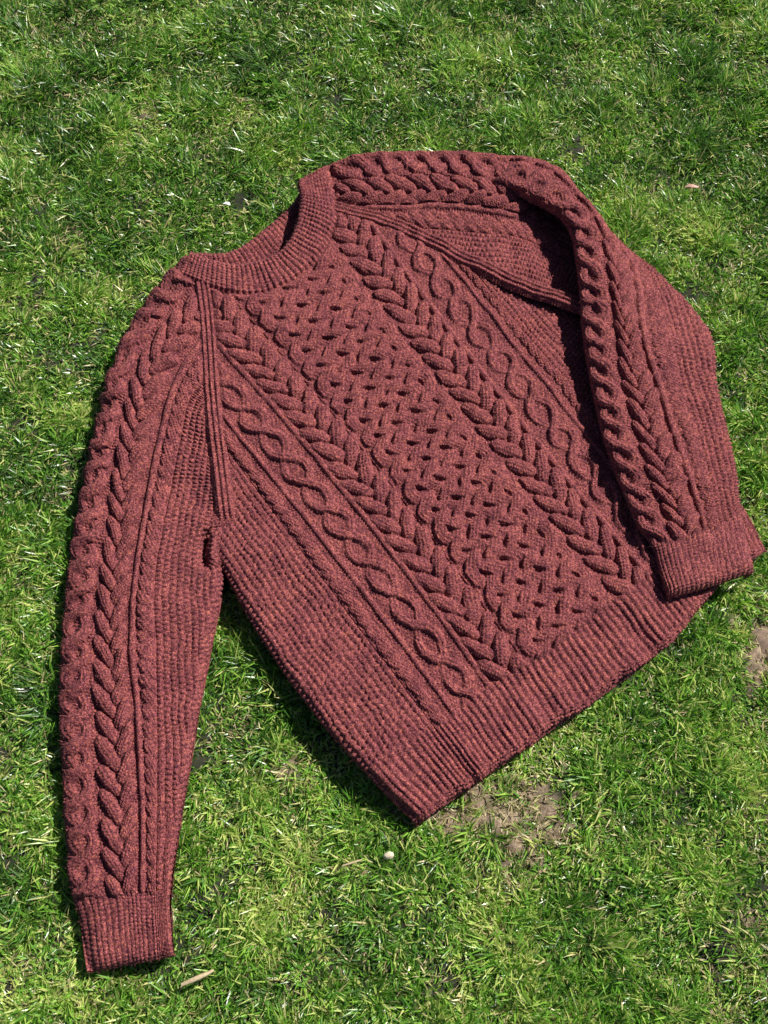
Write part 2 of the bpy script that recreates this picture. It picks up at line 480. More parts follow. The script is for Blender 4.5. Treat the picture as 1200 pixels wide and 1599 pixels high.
for j, dz in ((0, .009), (1, .008), (2, .006), (3, .004), (4, .002)):
    for i in range(1, 7): cn[i, j] = at(LR[j][i][0], LR[j][i][1], min(zsL[i]+dz, .0435))
# cast-off edge of the cuff tucks under
def cast_off(cn, d, z1):
    v = cn[:, -1]-cn[:, -2]; v /= np.linalg.norm(v, axis=1, keepdims=True)
    a = cn[:, -1]+v*d; a[:, 2] = np.maximum(cn[:, -1][:, 2]-.006, .012)
    b = cn[:, -1]+v*(d*.3); b[:, 2] = z1
    return np.concatenate([cn, a[:, None], b[:, None]], 1)
in2 = (cn[-1]*.86+cn[-2]*.14); in2[:, 2] = .039
cn = np.concatenate([under(cn, 0, .010, .013)[None], cn[:1], cn[1:-1], in2[None], cn[-1:], under(cn, 1, .010, .013)[None]], 0)
for j, dz in ((13, -.002), (14, -.005), (15, -.010)): cn[:, j, 2] = np.maximum(cn[:, j, 2]+dz, .012)
cn = cast_off(cn, .0025, .013)
#       under  O   C   B    V   G    P    in2  I   under
pkL = [-18,   0, 26,  50,  76, 118, 137,  212, 226, 244]
qcL = qrow(cn, 12)
crease_a, crease_b = at(323, 826)[:2], at(318, 884)[:2]
def crease(S, P, Q):
    d = crease_b-crease_a; L = np.linalg.norm(d); d = d/L
    r = S[..., :2]-crease_a; t = r@d; n = r@np.array([-d[1], d[0]]) + .005*np.sin(np.clip(t/L, 0, 1)*math.pi) - .002
    m = sstep(-.004, .006, t)*(1-sstep(L*.7, L*1.15, t))
    S[..., 2] -= .016*m*np.exp(-(n/.0052)**2)
    S[..., 2] += .004*m*np.exp(-((n-.014)/.009)**2)
    return S
sl_poly = W([(316,452),(327,520),(330,600),(338,680),(347,750),(357,812),(385,835),(430,900),(430,1650),(0,1700),(0,340),(285,380),(304,410),(300,440)])
res = build_patch(cn, pkL, 1.1, sleeve_pattern(qcL, 50, 78, 118, 137, 149, 1, 6), sleeve_zones(qcL, 50, 118, 149), lambda S: in_poly(S, sl_poly), extra=crease, fade=True)
def emit_sleeve(res):
    s = emit(res, 'moss', 'sleeve', sweater)
    for k, n in (('chain', 'chain_cable'), ('braid', 'braid_cable'), ('ridge', 'ridge_line'), ('rope', 'rope_cable'), ('cuff', 'cuff_ribbing')):
        if k in res: emit(res, k, n, s)
    return s
sl = emit_sleeve(res)
sl['label'] = 'straight sleeve stretched out flat along the left'
# hidden back half of the straight sleeve
lowL = cn[2:-2].copy(); lowL[..., 2] = .013
lowL = np.concatenate([cn[1:2]*[1, 1, 0]+[0, 0, .016], lowL, cn[-2:-1]*[1, 1, 0]+[0, 0, .016]], 0)
res = build_patch(lowL, [0, 26, 50, 76, 118, 137, 212, 226], 4.0, lambda P, Pw, Q, Qw: moss(Pw, Qw)*.6, [('m', lambda p, q: p > -99)], lambda S: in_poly(S, sl_poly))
emit(res, 'm', 'sleeve_underside', sl)

# folded sleeve, upper stretch (runs right from the collar)
AR = [[(484,276,.038),(490,296,.038),(494,310,.038),(500,324,.038),(503,338,.038),(520,420,.036)],
      [(516,257,.043),(523,285,.043),(527,303,.042),(531,322,.041),(534,339,.040),(550,420)],
      [(560,244),(564,279),(566,300),(568,323),(570,341),(577,425)],
      [(620,237),(621,274),(622,298),(623,324),(624,344),(630,435)],
      [(690,236),(691,274),(692,298),(693,322),(694,345),(702,455)],
      [(757,241),(757,279),(756,303),(758,327),(757,350),(764,465)],
      [(806,256,.040),(803,287,.040),(803,311,.040),(806,337,.038),(808,357,.037),(816,475,.036)],
      [(860,292,.020),(853,318,.018),(850,337,.018),(850,357,.020),(850,376,.024),(862,488,.034)],
      [(925,345,.013),(918,365,.013),(915,380,.013),(913,396,.014),(912,412,.016),(915,500,.026)]]
zsA = [.048, .050, .048, .043, .041, .039]
cn = net(AR, zsA)
back_g = cn[0].copy(); back_g[:, 1] += .006; back_g[:, 2] = np.minimum(.030, cn[0][:, 2]-.004)
back_h = cn[0].copy(); back_h[:, 1] += .002; back_h[:, 2] = .010
cn = np.concatenate([back_h[None], back_g[None], cn], 0)
pkA = [-40, -20, 0, 44, 71, 100, 122, 235]
sa_poly = W([(488,262),(480,200),(1100,150),(1100,560),(905,480),(872,462),(845,452),(800,436),(745,410),(670,372),(610,346),(560,331),(495,318)])
def a_pattern(P, Pw, Q, Qw):
    h = purl(Pw, Qw)
    h = np.where(P < 44, chain(Pw-22, Qw+8, -1, L=37.5, W=12.6, hw=7.9, H=4.4, Z=2.6), h)
    h = np.where((P >= 44) & (P < 94), braid((Pw-71)*1.05, Qw), h)
    h = np.maximum(h, ridge(P-100+.2*(Pw-P), Qw))
    h = np.where((P >= 108) & (P < 134), rope(Pw-121, Qw, 1), h)
    return np.where(P >= 134, moss(metric(P, 134)-5, Qw), h)
res = build_patch(cn, pkA, 1.1, a_pattern, sleeve_zones(1e9, 44, 100, 134), lambda S: in_poly(S, sa_poly), fade=True)
slA = emit_sleeve(res)
slA['label'] = 'upper stretch of the folded sleeve running right from the collar'

# folded sleeve, lower stretch (turned down across the body)
BR = [[(745,286,.038),(747,252,.040),(748,250,.032),(748,250,.028),(748,243,.022),(748,245,.012)],
      [(796,292,.053),(807,252,.055),(811,250,.045),(812,250,.032),(813,249,.022),(814,252,.012)],
      [(841,312,.060),(862,271,.062),(869,268,.052),(873,270,.036),(875,272,.024),(876,275,.012)],
      [(876,332,.063),(904,308,.066),(911,314,.056),(915,319,.038),(917,324,.024),(918,330,.012)],
      [(895,362,.064),(932,350,.067),(941,354,.058),(947,358,.040),(950,363,.026),(953,370,.012)],
      [(902,402,.064),(944,401,.068),(960,402,.062),(984,404,.046),(996,408,.033),(1003,414,.014)],
      [(908,455),(952,455),(966,455),(998,450,.056),(1016,449,.049),(1047,452,.020)],
      [(913,520),(960,520),(977,522),(1006,522),(1031,522),(1108,518)],
      [(925,590),(967,587),(993,592),(1026,588),(1049,590),(1119,598)],
      [(945,680),(991,680),(1019,681),(1055,678),(1078,678),(1136,675)],
      [(970,750),(1012,748),(1041,749),(1080,749),(1098,747),(1151,738)],
      [(1003,823),(1040,812),(1066,812),(1099,805),(1112,801),(1157,786)],
      [(1022,850),(1049,841),(1075,835),(1103,825),(1117,820),(1161,805)],
      [(1033,882),(1058,874),(1082,867),(1109,858),(1123,853),(1168,838)],
      [(1047,925),(1071,917),(1094,910),(1120,903),(1133,899),(1181,886)]]
zsB = [.060, .066, .066, .064, .062, .045]
cn = net(BR, zsB)
for j, dz in ((10, -.002), (11, -.004), (12, -.006), (13, -.009), (14, -.014)):
    cn[:, j, 2] += dz
inB = cn[-1]*.85+cn[-2]*.15; inB[:, 2] = cn[-1][:, 2]+.62*(cn[-2][:, 2]-cn[-1][:, 2])
u1 = under(cn, 0, .000, .0); u1[:, 2] = cn[0][:, 2]-.012
u2 = under(cn, 0, .012, .0); u2[:, 2] = np.maximum(cn[0][:, 2]-.022, .03)
u3 = under(cn, 1, .008, .0); u3[:, 2] = np.maximum(cn[-1][:, 2]-.012, .010)
cn = np.concatenate([u2[None], u1[None], cn[:-1], inB[None], cn[-1:], u3[None]], 0)
cn = cast_off(cn, .0022, .034)
pkB = [-36, -16, 0, 46, 76, 110, 130, 186, 198, 212]
qcB = qrow(cn[2:3], 12)
res = build_patch(cn, pkB, 1.1, sleeve_pattern(qcB, 46, 76, 110, 131, 143, -1, 0), sleeve_zones(qcB, 46, 110, 143), qlen_guide=2)
slB = emit_sleeve(res)
slB['label'] = 'lower stretch of the folded sleeve laid down across the body'
lowB = cn[2:-1, 5:-2].copy(); lowB[..., 2] = np.maximum(lowB[..., 2]-.021, .030); lowB[0, :, 0] += .008; lowB[-1, :, 0] -= .004
res = build_patch(lowB, [0, 46, 76, 110, 130, 186, 198], 3.0, lambda P, Pw, Q, Qw: rib(P, Qw, 9.6)*.7, [('m', lambda p, q: p > -99)])
emit(res, 'm', 'sleeve_underside', slB)

# ---- raglan seams
def band(center, hw, zc, ze, name, ncol):
    c = W(center, zc); t = np.gradient(c, axis=0); t[:, 2] = 0; t /= np.linalg.norm(t, axis=1, keepdims=True)
    n = np.stack([-t[:, 1], t[:, 0], 0*t[:, 0]], 1)*hw*U
    g = [c-n*1.0, c-n*.82, c, c+n*.82, c+n*1.0]
    dz = c[:, 2]-zc
    g[0][:, 2] = ze-.004+dz; g[1][:, 2] = ze+.001+dz; g[3][:, 2] = ze+.001+dz; g[4][:, 2] = ze-.004+dz
    pitch = 2*hw*.82/ncol
    def pat(P, Pw, Q, Qw):
        e = np.cos(2*math.pi*P/pitch + (0 if ncol % 2 else math.pi))
        k = np.round(P/pitch)
        f = P/pitch-k
        return 1.3*np.sign(e)*np.abs(e)**.8 + .32*np.cos(2*math.pi*(Qw/4.3+.8*np.abs(f)))
    r = build_patch(g, [-hw, -hw*.82, 0, hw*.82, hw], .8, pat, [('b', lambda p, q: p > -999)])
    emit(r, 'b', name, sweater)
band([(316,440),(321,475),(326,530),(330,600),(338,680),(347,752),(353,802,.0445),(357,826,.037)], 15, .0455, .0435, 'raglan_seam', 3)
band([(506,318),(535,324),(565,332),(612,346),(672,373),(745,410),(800,436),(845,453),(885,466),(925,480)], 16, .0455, .043, 'raglan_seam', 3)

# ---- little knitted gusset closing the underarm
gus = [[(322,808,0.0338),(336,803,0.0388),(352,800,0.0413),(366,805,0.0388),(378,812,0.0338)],
       [(323,817,0.0358),(336,813,0.0408),(352,811,0.0428),(366,815,0.0408),(377,821,0.0358)],
       [(325,826,0.0348),(337,822,0.0393),(351,820,0.0413),(364,823,0.0393),(374,828,0.0348)],
       [(327,834,0.0258),(338,830,0.0298),(350,828,0.0318),(362,830,0.0298),(371,834,0.0258)]]
gn = np.array([[at(*q) for q in r] for r in gus]).transpose(1, 0, 2)
res = build_patch(gn, [-27, -14, 0, 14, 27], .9, lambda P, Pw, Q, Qw: purl(Pw, Qw, 1.1), [('g', lambda p, q: p > -99)])
emit(res, 'g', 'underarm_gusset', sweater)

# ---- collar
inner = [(299,391,.034),(320,399,.042),(347,408,.044),(375,411,.045),(400,407,.046),(425,399,.047),(447,381,.048),(461,352,.050),(468,318,.052),(465,283,.050)]
outer = [(283,428,.036),(311,441,.044),(345,452,.0455),(380,458,.046),(418,453,.046),(456,435,.046),(489,409,.046),(511,378,.046),(523,342,.047),(513,258,.046)]
I_, O_ = W(inner), W(outer)
d = I_-O_; d[:, 2] = 0; d /= np.linalg.norm(d, axis=1, keepdims=True)
mid = (I_+O_)/2; mid[:, 2] += .003
nearI = I_*.88+O_*.12; nearI[:, 2] += .0025
u1 = I_-d*.000; u1[:, 2] -= .004
u2 = I_-d*.008; u2[:, 2] -= .009
nearO = I_*.1+O_*.9; nearO[:, 2] += .002
o2 = O_-d*.003; o2[:, 2] -= .005
net_c = np.array([u2, u1, nearI, mid, nearO, o2])
def collar_pat(P, Pw, Q, Qw):
    e = rib(Q, P, 8.6, 1.0, 2.1)
    edge = 1-sstep(2, 7, np.abs(P-1))
    return e*(1-.5*edge)
res = build_patch(net_c, [-12, -4, 4, 24, 45, 52], .85, collar_pat, [('c', lambda p, q: p > -999)], qscale=1.0)
collar = emit(res, 'c', 'collar_ribbing', sweater)
bt = [(300,393,.030),(320,393,.028),(342,395,.027),(363,391,.026),(397,370,.026),(430,343,.026),(455,322,.027),(470,296,.030)]
bl = [(296,425,.022),(325,438,.018),(355,445,.017),(390,436,.016),(430,410,.016),(465,380,.016),(490,345,.018),(500,300,.020)]
T_, B_ = W(bt), W(bl)
d = T_-B_; d[:, 2] = 0; d /= np.linalg.norm(d, axis=1, keepdims=True)
r0 = T_+d*.001; r0[:, 2] -= .008
r1 = T_.copy(); r1[:, 2] -= .002
r2 = T_-d*.006; r2[:, 2] += .001
m_ = (T_+B_)/2; m_[:, 2] = (T_[:, 2]+B_[:, 2])/2
net_b = np.array([r0, r1, r2, m_, B_])
def back_collar(P, Pw, Q, Qw):
    t = sstep(40, 44, P)
    return rib(Q, P, 8.6)*(1-t) + t*purl(Q, P, 1.6)
res = build_patch(net_b, [-8, 0, 6, 30, 56], .9, back_collar, [('c', lambda p, q: p > -999)])
emit(res, 'c', 'back_collar_ribbing', sweater)

# ---- loose wool fibres standing off the surface
def fuzz():
    Dp = np.concatenate([a for a, b in FUZZ_SRC]); Nn = np.concatenate([b for a, b in FUZZ_SRC])
    n = 60000
    i = rng.integers(0, len(Dp), n); p0 = Dp[i]; nn = Nn[i]
    rv = rng.normal(size=(n, 3)); d1 = nn*.55 + rv*.6; d1 /= np.linalg.norm(d1, axis=1, keepdims=True)
    d2 = d1 + rng.normal(size=(n, 3))*.7; d2 /= np.linalg.norm(d2, axis=1, keepdims=True)
    L = (rng.uniform(.0015, .0055, n)*np.where(rng.random(n) < .2, 1.7, 1))[:, None]
    sd = np.cross(d1, rng.normal(size=(n, 3))); sd /= np.linalg.norm(sd, axis=1, keepdims=True); sd *= .00011
    a = p0-nn*.0004; b = a+d1*L*.55; c = b+d2*L*.45
    V = np.stack([a-sd, a+sd, b-sd, b+sd, c], 1).reshape(-1, 3)
    k = np.arange(n)*5
    q = np.stack([k, k+1, k+3, k+2], 1); t = np.stack([k+2, k+3, k+4], 1)
    m, nt, bs = new_mat('wool_fibre')
    bs.inputs['Base Color'].default_value = (.20, .058, .058, 1); bs.inputs['Roughness'].default_value = .7
    o = mesh_from_arrays('wool_fuzz', V, q, m, sweater, tris=t)
    o['kind'] = 'stuff'
fuzz()

# ------------------------------------------------------------------ where the sweater lies
ALL = np.concatenate(SWEATER_PTS)
CELL = .003; OX, OY, NXC, NYC = -1.2, -1.2, 800, 800
occ = np.zeros((NXC, NYC), bool)
ii = ((ALL[:, 0]-OX)/CELL).astype(int); jj = ((ALL[:, 1]-OY)/CELL).astype(int)
occ[ii, jj] = True
topz = np.zeros((NXC, NYC)); np.maximum.at(topz, (ii, jj), ALL[:, 2])
for _ in range(2):
    t_ = topz.copy(); t_[1:] = np.maximum(t_[1:], topz[:-1]); t_[:-1] = np.maximum(t_[:-1], topz[1:]); t_[:, 1:] = np.maximum(t_[:, 1:], topz[:, :-1]); t_[:, :-1] = np.maximum(t_[:, :-1], topz[:, 1:]); topz = t_
def dil(a, n):
    for _ in range(n):
        b = a.copy(); b[1:] |= a[:-1]; b[:-1] |= a[1:]; b[:, 1:] |= a[:, :-1]; b[:, :-1] |= a[:, 1:]; a = b
    return a
occ = ~dil(~dil(occ, 2), 2)
deep = ~dil(~occ, 6)
def look(mask, x, y):
    i = np.clip(((x-OX)/CELL).astype(int), 0, NXC-1); j = np.clip(((y-OY)/CELL).astype(int), 0, NYC-1)
    return mask[i, j]

# ------------------------------------------------------------------ soil
BARE = [(785,1264,76,36,1.), (850,1292,44,28,.9), (722,1276,34,24,.9), (812,1355,24,20,.85), (445,1205,24,18,.75), (1192,1010,30,45,1.), (1185,1290,22,26,.45),
        (1180,1500,28,50,.5), (1165,1555,36,26,.4), (110,370,30,22,.6), (240,178,20,12,.5), (60,40,50,24,.35), (1130,850,10,10,.0)]
BW = [(at(x, y, 0)[:2], rx*U*1.1, ry*U*1.25, s) for x, y, rx, ry, s in BARE]
def bare(x, y):
    out = np.zeros_like(x)
    n = .35*smooth_noise(x, y, .04, 31) + .2*smooth_noise(x, y, .015, 32)
    for c, rx, ry, s in BW:
        r = np.sqrt(((x-c[0])/rx)**2+((y-c[1])/ry)**2) + n
        out = np.maximum(out, s*(1-sstep(.6, 1.25, r)))
    return out
def ground():
    fine = np.arange(-.95, 1.0501, .0085); xs = np.concatenate([[-30, -8, -3, -1.6], fine, [1.6, 3, 8, 30]])
    ys = np.concatenate([[-30, -8, -3, -1.5], np.arange(-.95, 1.2501, .0085), [1.6, 3, 8, 30]])
    X, Y = np.meshgrid(xs, ys, indexing='ij')
    near = (np.abs(X) < 1.06) & (np.abs(Y) < 1.26)
    b = bare(X, Y)
    Z = np.where(near, .0018*smooth_noise(X, Y, .09, 41) + (.0012+.0016*b)*smooth_noise(X, Y, .022, 42) + (.0007+.0013*b)*rng.normal(size=X.shape) + .003*b, 0) - .004
    idx = np.arange(X.size).reshape(X.shape)
    q = np.stack([idx[:-1, :-1], idx[1:, :-1], idx[1:, 1:], idx[:-1, 1:]], -1).reshape(-1, 4)
    m, nt, bs = new_mat('soil')
    tc = nd(nt, 'ShaderNodeTexCoord').outputs['Object']
    at_ = nd(nt, 'ShaderNodeAttribute'); at_.attribute_name = 'bare'
    c1 = ramp(nt, noise(nt, tc, 120, 5, .65), [(.3, (.010, .012, .005)), (.5, (.020, .022, .010)), (.7, (.032, .034, .013))])
    c2 = ramp(nt, noise(nt, tc, 210, 5, .65), [(.3, (.12, .082, .055)), (.5, (.25, .18, .12)), (.7, (.42, .32, .22))])
    nt.links.new(mixc(nt, at_.outputs['Fac'], c1, c2), bs.inputs['Base Color'])
    bs.inputs['Roughness'].default_value = .95
    bp = nd(nt, 'ShaderNodeBump'); bp.inputs['Strength'].default_value = .8; bp.inputs['Distance'].default_value = .002
    nt.links.new(noise(nt, tc, 400, 4, .7), bp.inputs['Height']); nt.links.new(bp.outputs[0], bs.inputs['Normal'])
    o = mesh_from_arrays('ground', np.stack([X, Y, Z], -1).reshape(-1, 3), q, m, attrs={'bare': b.ravel()})
    o['kind'] = 'structure'
ground()
def crumbs():
    import bmesh
    bm = bmesh.new(); bmesh.ops.create_icosphere(bm, subdivisions=1, radius=1)
    bv = np.array([v.co[:] for v in bm.verts]); bf = np.array([[v.index for v in f.verts] for f in bm.faces]); bm.free()
    r = np.random.default_rng(5); x = r.uniform(-.7, .7, 60000); y = r.uniform(-.6, .95, 60000)
    k = (r.random(60000) < bare(x, y)*.5) & ~look(deep, x, y); x, y = x[k], y[k]; n = len(x)
    sz = .0007+.0026*r.random(n)**3
    V = bv[None]*(1+.28*r.normal(size=(n, len(bv), 1)))*sz[:, None, None]*np.array([1, 1, .75])
    V = V+np.stack([x, y, sz*.4], 1)[:, None]
    F = (bf[None]+np.arange(n)[:, None, None]*len(bv)).reshape(-1, 3)
    o = mesh_from_arrays('soil_crumbs', V.reshape(-1, 3), None, bpy.data.materials['soil'], tris=F, smooth=False, attrs={'bare': np.ones(n*len(bv))})
    o['kind'] = 'stuff'; o['label'] = 'dry brown soil crumbs scattered on the bare spots'; o['category'] = 'soil'
crumbs()

# ------------------------------------------------------------------ grass
def grass_mat(name, stops, trans, rough, spec):
    m, nt, bs = new_mat(name)
    a = nd(nt, 'ShaderNodeAttribute'); a.attribute_name = 'tint'
    col = ramp(nt, a.outputs['Fac'], stops)
    a2 = nd(nt, 'ShaderNodeAttribute'); a2.attribute_name = 'along'
    col2 = mixc(nt, a2.outputs['Fac'], mixc(nt, .35, col, (.30, .30, .14)), col)
    nt.links.new(col2, bs.inputs['Base Color'])
    bs.inputs['Roughness'].default_value = rough
    bs.inputs['Specular IOR Level'].default_value = spec
    tr = nd(nt, 'ShaderNodeBsdfTranslucent')
    hs = nd(nt, 'ShaderNodeHueSaturation'); hs.inputs['Value'].default_value = 1.5; hs.inputs['Saturation'].default_value = 1.1
    nt.links.new(col2, hs.inputs['Color']); nt.links.new(hs.outputs[0], tr.inputs[0])
    mx = nd(nt, 'ShaderNodeMixShader'); mx.inputs[0].default_value = trans
    nt.links.new(bs.outputs[0], mx.inputs[1]); nt.links.new(tr.outputs[0], mx.inputs[2])
    nt.links.new(mx.outputs[0], nt.nodes['Material Output'].inputs['Surface'])
    return m
GREEN = grass_mat('grass_blade', [(0, (.022, .088, .008)), (.30, (.058, .20, .012)), (.55, (.150, .37, .028)), (.78, (.34, .54, .085)), (.92, (.54, .58, .18)), (1, (.68, .57, .30))], .34, .33, .65)
STRAW = grass_mat('dry_grass', [(0, (.07, .06, .02)), (.35, (.16, .15, .05)), (.65, (.38, .30, .15)), (1, (.64, .54, .34))], .15, .6, .3)

def blades(name, n, area, mat, hmin, hmax, wmin, wmax, tint_fn, lean_lo, lean_hi, seed, label, cat, density=None, curl=.5, z_off=-.004, flat=1.0):
    r = np.random.default_rng(seed)
    x = r.uniform(area[0], area[1], n); y = r.uniform(area[2], area[3], n)
    # tufts: pull bases toward tuft centres
    g = .018; cx = np.round(x/g)*g; cy = np.round(y/g)*g
    hsh = np.sin(cx*127.1/g+cy*311.7/g)*43758.5453; jx = (hsh-np.floor(hsh)-.5)*g; hs2 = np.sin(cx*269.5/g+cy*183.3/g)*43758.5453; jy = (hs2-np.floor(hs2)-.5)*g
    pull = r.uniform(.0, .5, n)
    bx, by = x*(1-pull)+(cx+jx)*pull, y*(1-pull)+(cy+jy)*pull
    keep = r.random(n) < (1 if density is None else density(bx, by))
    keep &= ~look(deep, bx, by)
    bx, by = bx[keep], by[keep]; k = len(bx)
    ox, oy = bx-(cx+jx)[keep], by-(cy+jy)[keep]
    az = np.arctan2(oy+.25*g*np.sin(7*bx)+r.normal(size=k)*.010, ox+r.normal(size=k)*.010)
    flow = 1.4+1.3*smooth_noise(bx, by, .22, 51)+.8*smooth_noise(bx, by, .07, 52)
    mixw = (r.random(k) < .32)
    az = np.where(mixw, flow+r.normal(size=k)*.6, az)
    hmul = np.clip(1+.36*smooth_noise(bx, by, .16, 53)+.22*smooth_noise(bx, by, .05, 54), .68, 1.8)
    L = r.uniform(hmin, hmax, k)*hmul
    lean = r.uniform(lean_lo, lean_hi, k)
    wd = r.uniform(wmin, wmax, k)
    bend = r.uniform(.1, 1., k)*curl
    ts = np.array([0, .48, 1.0])
    pos = []
    for t in ts:
        ang = lean + bend*t*1.3
        # integrate roughly
        am = lean + bend*t*.65
        pos.append(np.stack([bx+np.cos(az)*np.sin(am)*L*t, by+np.sin(az)*np.sin(am)*L*t, z_off+np.maximum(np.cos(am), .03)*L*t*flat], 1))
    bad = np.zeros(k, bool)
    for pnt, t in zip(pos, ts):
        o = look(occ, pnt[:, 0], pnt[:, 1])
        bad |= o & (pnt[:, 2] > .010) & ((pnt[:, 2] < look(topz, pnt[:, 0], pnt[:, 1])+.001) | (t < .3))
    pick = ~bad
    pos = [p[pick] for p in pos]; az, wd, bx, by = az[pick], wd[pick], bx[pick], by[pick]; k = len(bx)
    tw = r.normal(size=k)*.5
    a = az+math.pi/2+tw; roll = tw*.8
    sx = np.stack([np.cos(a)*np.cos(roll), np.sin(a)*np.cos(roll), np.sin(roll)], 1)*(wd/2)[:, None]
    V = np.stack([pos[0], pos[1]-sx, pos[1]+sx, pos[2]], 1).reshape(-1, 3)
    b = np.arange(k)*4
    q = None; t3 = np.concatenate([np.stack([b, b+2, b+1], 1), np.stack([b+1, b+2, b+3], 1)])
    tint = np.repeat(tint_fn(bx, by, r), 4)
    al = np.tile(np.array([0, .7, .7, 1.]), k)
    o = mesh_from_arrays(name, V, q, mat, tris=t3, attrs={'tint': tint, 'along': al})
    o['kind'] = 'stuff'; o['label'] = label; o['category'] = cat
    return k
AREA = (-.74, .74, -.70, 1.06)
def frame(x, y, m):
    """rough trapezoid of lawn the picture takes in, grown by m metres"""
    hw = np.interp(y, [-.50, 1.0], [.42, .66])+m
    return (np.abs(x) < hw) & (y > -.63-m) & (y < 1.0+m)
def dens(x, y):
    return frame(x, y, .05)*np.clip(1-1.0*bare(x, y), .05, 1)*np.clip(.92+.25*smooth_noise(x, y, .05, 61), .6, 1)
def tint(x, y, r):
    base = .46+.12*smooth_noise(x, y, .25, 71)+.10*smooth_noise(x, y, .06, 72)+.12*(-y)
    t = base+r.normal(size=len(x))*.29
    dry = r.random(len(x)) < .075+.12*np.clip(bare(x, y), 0, 1)
    return np.clip(np.where(dry, r.uniform(.85, 1, len(x)), np.minimum(t, .9)), 0, 1)
n1 = blades('lawn_grass', 880000, AREA, GREEN, .007, .0245, .0012, .0027, tint, .3, 1.45, 101, 'short green lawn grass covering the ground around the sweater', 'grass', dens, 1.0)
def dens_s(x, y): return frame(x, y, .05)*np.clip(.34+1.0*bare(x, y)+.16*smooth_noise(x, y, .08, 81), .03, 1)
n2 = blades('dry_thatch', 140000, AREA, STRAW, .007, .021, .0008, .0020, lambda x, y, r: r.uniform(0, 1, len(x)), 1.1, 1.5, 103, 'dry straw coloured thatch lying between the grass blades', 'dry grass', dens_s, .25, z_off=.000)

# undergrowth: tufts scattered by geometry nodes (keeps clear of the wool and the bare spots)
def tuft(seed, nb, hmin, hmax, spread):
    r = np.random.default_rng(seed)
    az = r.uniform(0, 6.28, nb); rad = np.sqrt(r.random(nb))*spread; ba = r.uniform(0, 6.28, nb)
    bx, by = np.cos(ba)*rad, np.sin(ba)*rad
    L = r.uniform(hmin, hmax, nb); lean = r.uniform(.3, 1.3, nb); bend = r.uniform(.1, .7, nb); wd = r.uniform(.0014, .0027, nb)/2
    V = []; tw = r.normal(size=nb)*.5
    for j, t in enumerate((0, .45, 1.0)):
        am = lean+bend*t*.65
        pnt = np.stack([bx+np.cos(az)*np.sin(am)*L*t, by+np.sin(az)*np.sin(am)*L*t, np.maximum(np.cos(am), .03)*L*t], 1)
        if j == 2: V.append(pnt); continue
        a = az+math.pi/2+tw; sx = np.stack([np.cos(a), np.sin(a), tw*.5], 1)*wd[:, None]
        V += [pnt-sx, pnt+sx]
    V = np.stack(V, 1).reshape(-1, 3); b = np.arange(nb)*5
    q = np.stack([b, b+1, b+3, b+2], 1); t3 = np.stack([b+2, b+3, b+4], 1)
    tn = np.clip(.42+r.normal(size=nb)*.22, 0, .9); tn = np.where(r.random(nb) < .04, r.uniform(.88, 1, nb), tn)
    o = mesh_from_arrays('grass_tuft', V, q, GREEN, tris=t3, attrs={'tint': np.repeat(tn, 5), 'along': np.tile([0, 0, .7, .7, 1.], nb)})
    C.objects.unlink(o)
    return o
def undergrowth():
    tufts = bpy.data.collections.new('grass_tufts')
    for k in range(12): tufts.objects.link(tuft(300+k, 14, .006, .018, .011))
    r = np.random.default_rng(77); n = 22000
    x = r.uniform(-1.25, 1.25, n); y = r.uniform(-1.0, 1.5, n)
    clear = dil(occ, 9)
    keep = ~frame(x, y, .02)
    keep &= ~look(clear, x, y) & (r.random(n) > bare(x, y)*1.3) & (r.random(n) < np.clip(.9+.25*smooth_noise(x, y, .06, 61), .35, 1))
    x, y = x[keep], y[keep]; n = len(x)
    me = bpy.data.meshes.new('lawn_undergrowth'); me.vertices.add(n)
    me.vertices.foreach_set('co', np.stack([x, y, np.full(n, -.004)], 1).astype(np.float32).ravel())
    for nm, v in (('spin', r.uniform(0, 6.28, n)), ('size', np.clip(1+.25*smooth_noise(x, y, .16, 53)+r.normal(size=n)*.15, .5, 1.6))):
        a = me.attributes.new(nm, 'FLOAT', 'POINT'); a.data.foreach_set('value', v.astype(np.float32))
    o = bpy.data.objects.new('lawn_undergrowth', me); C.objects.link(o)
    ng = bpy.data.node_groups.new('scatter_tufts', 'GeometryNodeTree')
    ng.interface.new_socket('Geometry', in_out='INPUT', socket_type='NodeSocketGeometry')
    ng.interface.new_socket('Geometry', in_out='OUTPUT', socket_type='NodeSocketGeometry')
    gi, go = ng.nodes.new('NodeGroupInput'), ng.nodes.new('NodeGroupOutput')
    ci = ng.nodes.new('GeometryNodeCollectionInfo'); ci.inputs[0].default_value = tufts
    ci.inputs['Separate Children'].default_value = True; ci.inputs['Reset Children'].default_value = True
    ip = ng.nodes.new('GeometryNodeInstanceOnPoints'); ip.inputs['Pick Instance'].default_value = True
    sp = ng.nodes.new('GeometryNodeInputNamedAttribute'); sp.data_type = 'FLOAT'; sp.inputs[0].default_value = 'spin'
    sz = ng.nodes.new('GeometryNodeInputNamedAttribute'); sz.data_type = 'FLOAT'; sz.inputs[0].default_value = 'size'
    cx = ng.nodes.new('ShaderNodeCombineXYZ'); L = ng.links
    L.new(sp.outputs[0], cx.inputs[2]); L.new(gi.outputs[0], ip.inputs['Points']); L.new(ci.outputs[0], ip.inputs['Instance'])
    L.new(cx.outputs[0], ip.inputs['Rotation']); L.new(sz.outputs[0], ip.inputs['Scale']); L.new(ip.outputs[0], go.inputs[0])
    md = o.modifiers.new('scatter', 'NODES'); md.node_group = ng
    o['kind'] = 'stuff'; o['label'] = 'low green grass tufts filling the lawn between the blades'; o['category'] = 'grass'
    return n
n3 = undergrowth()

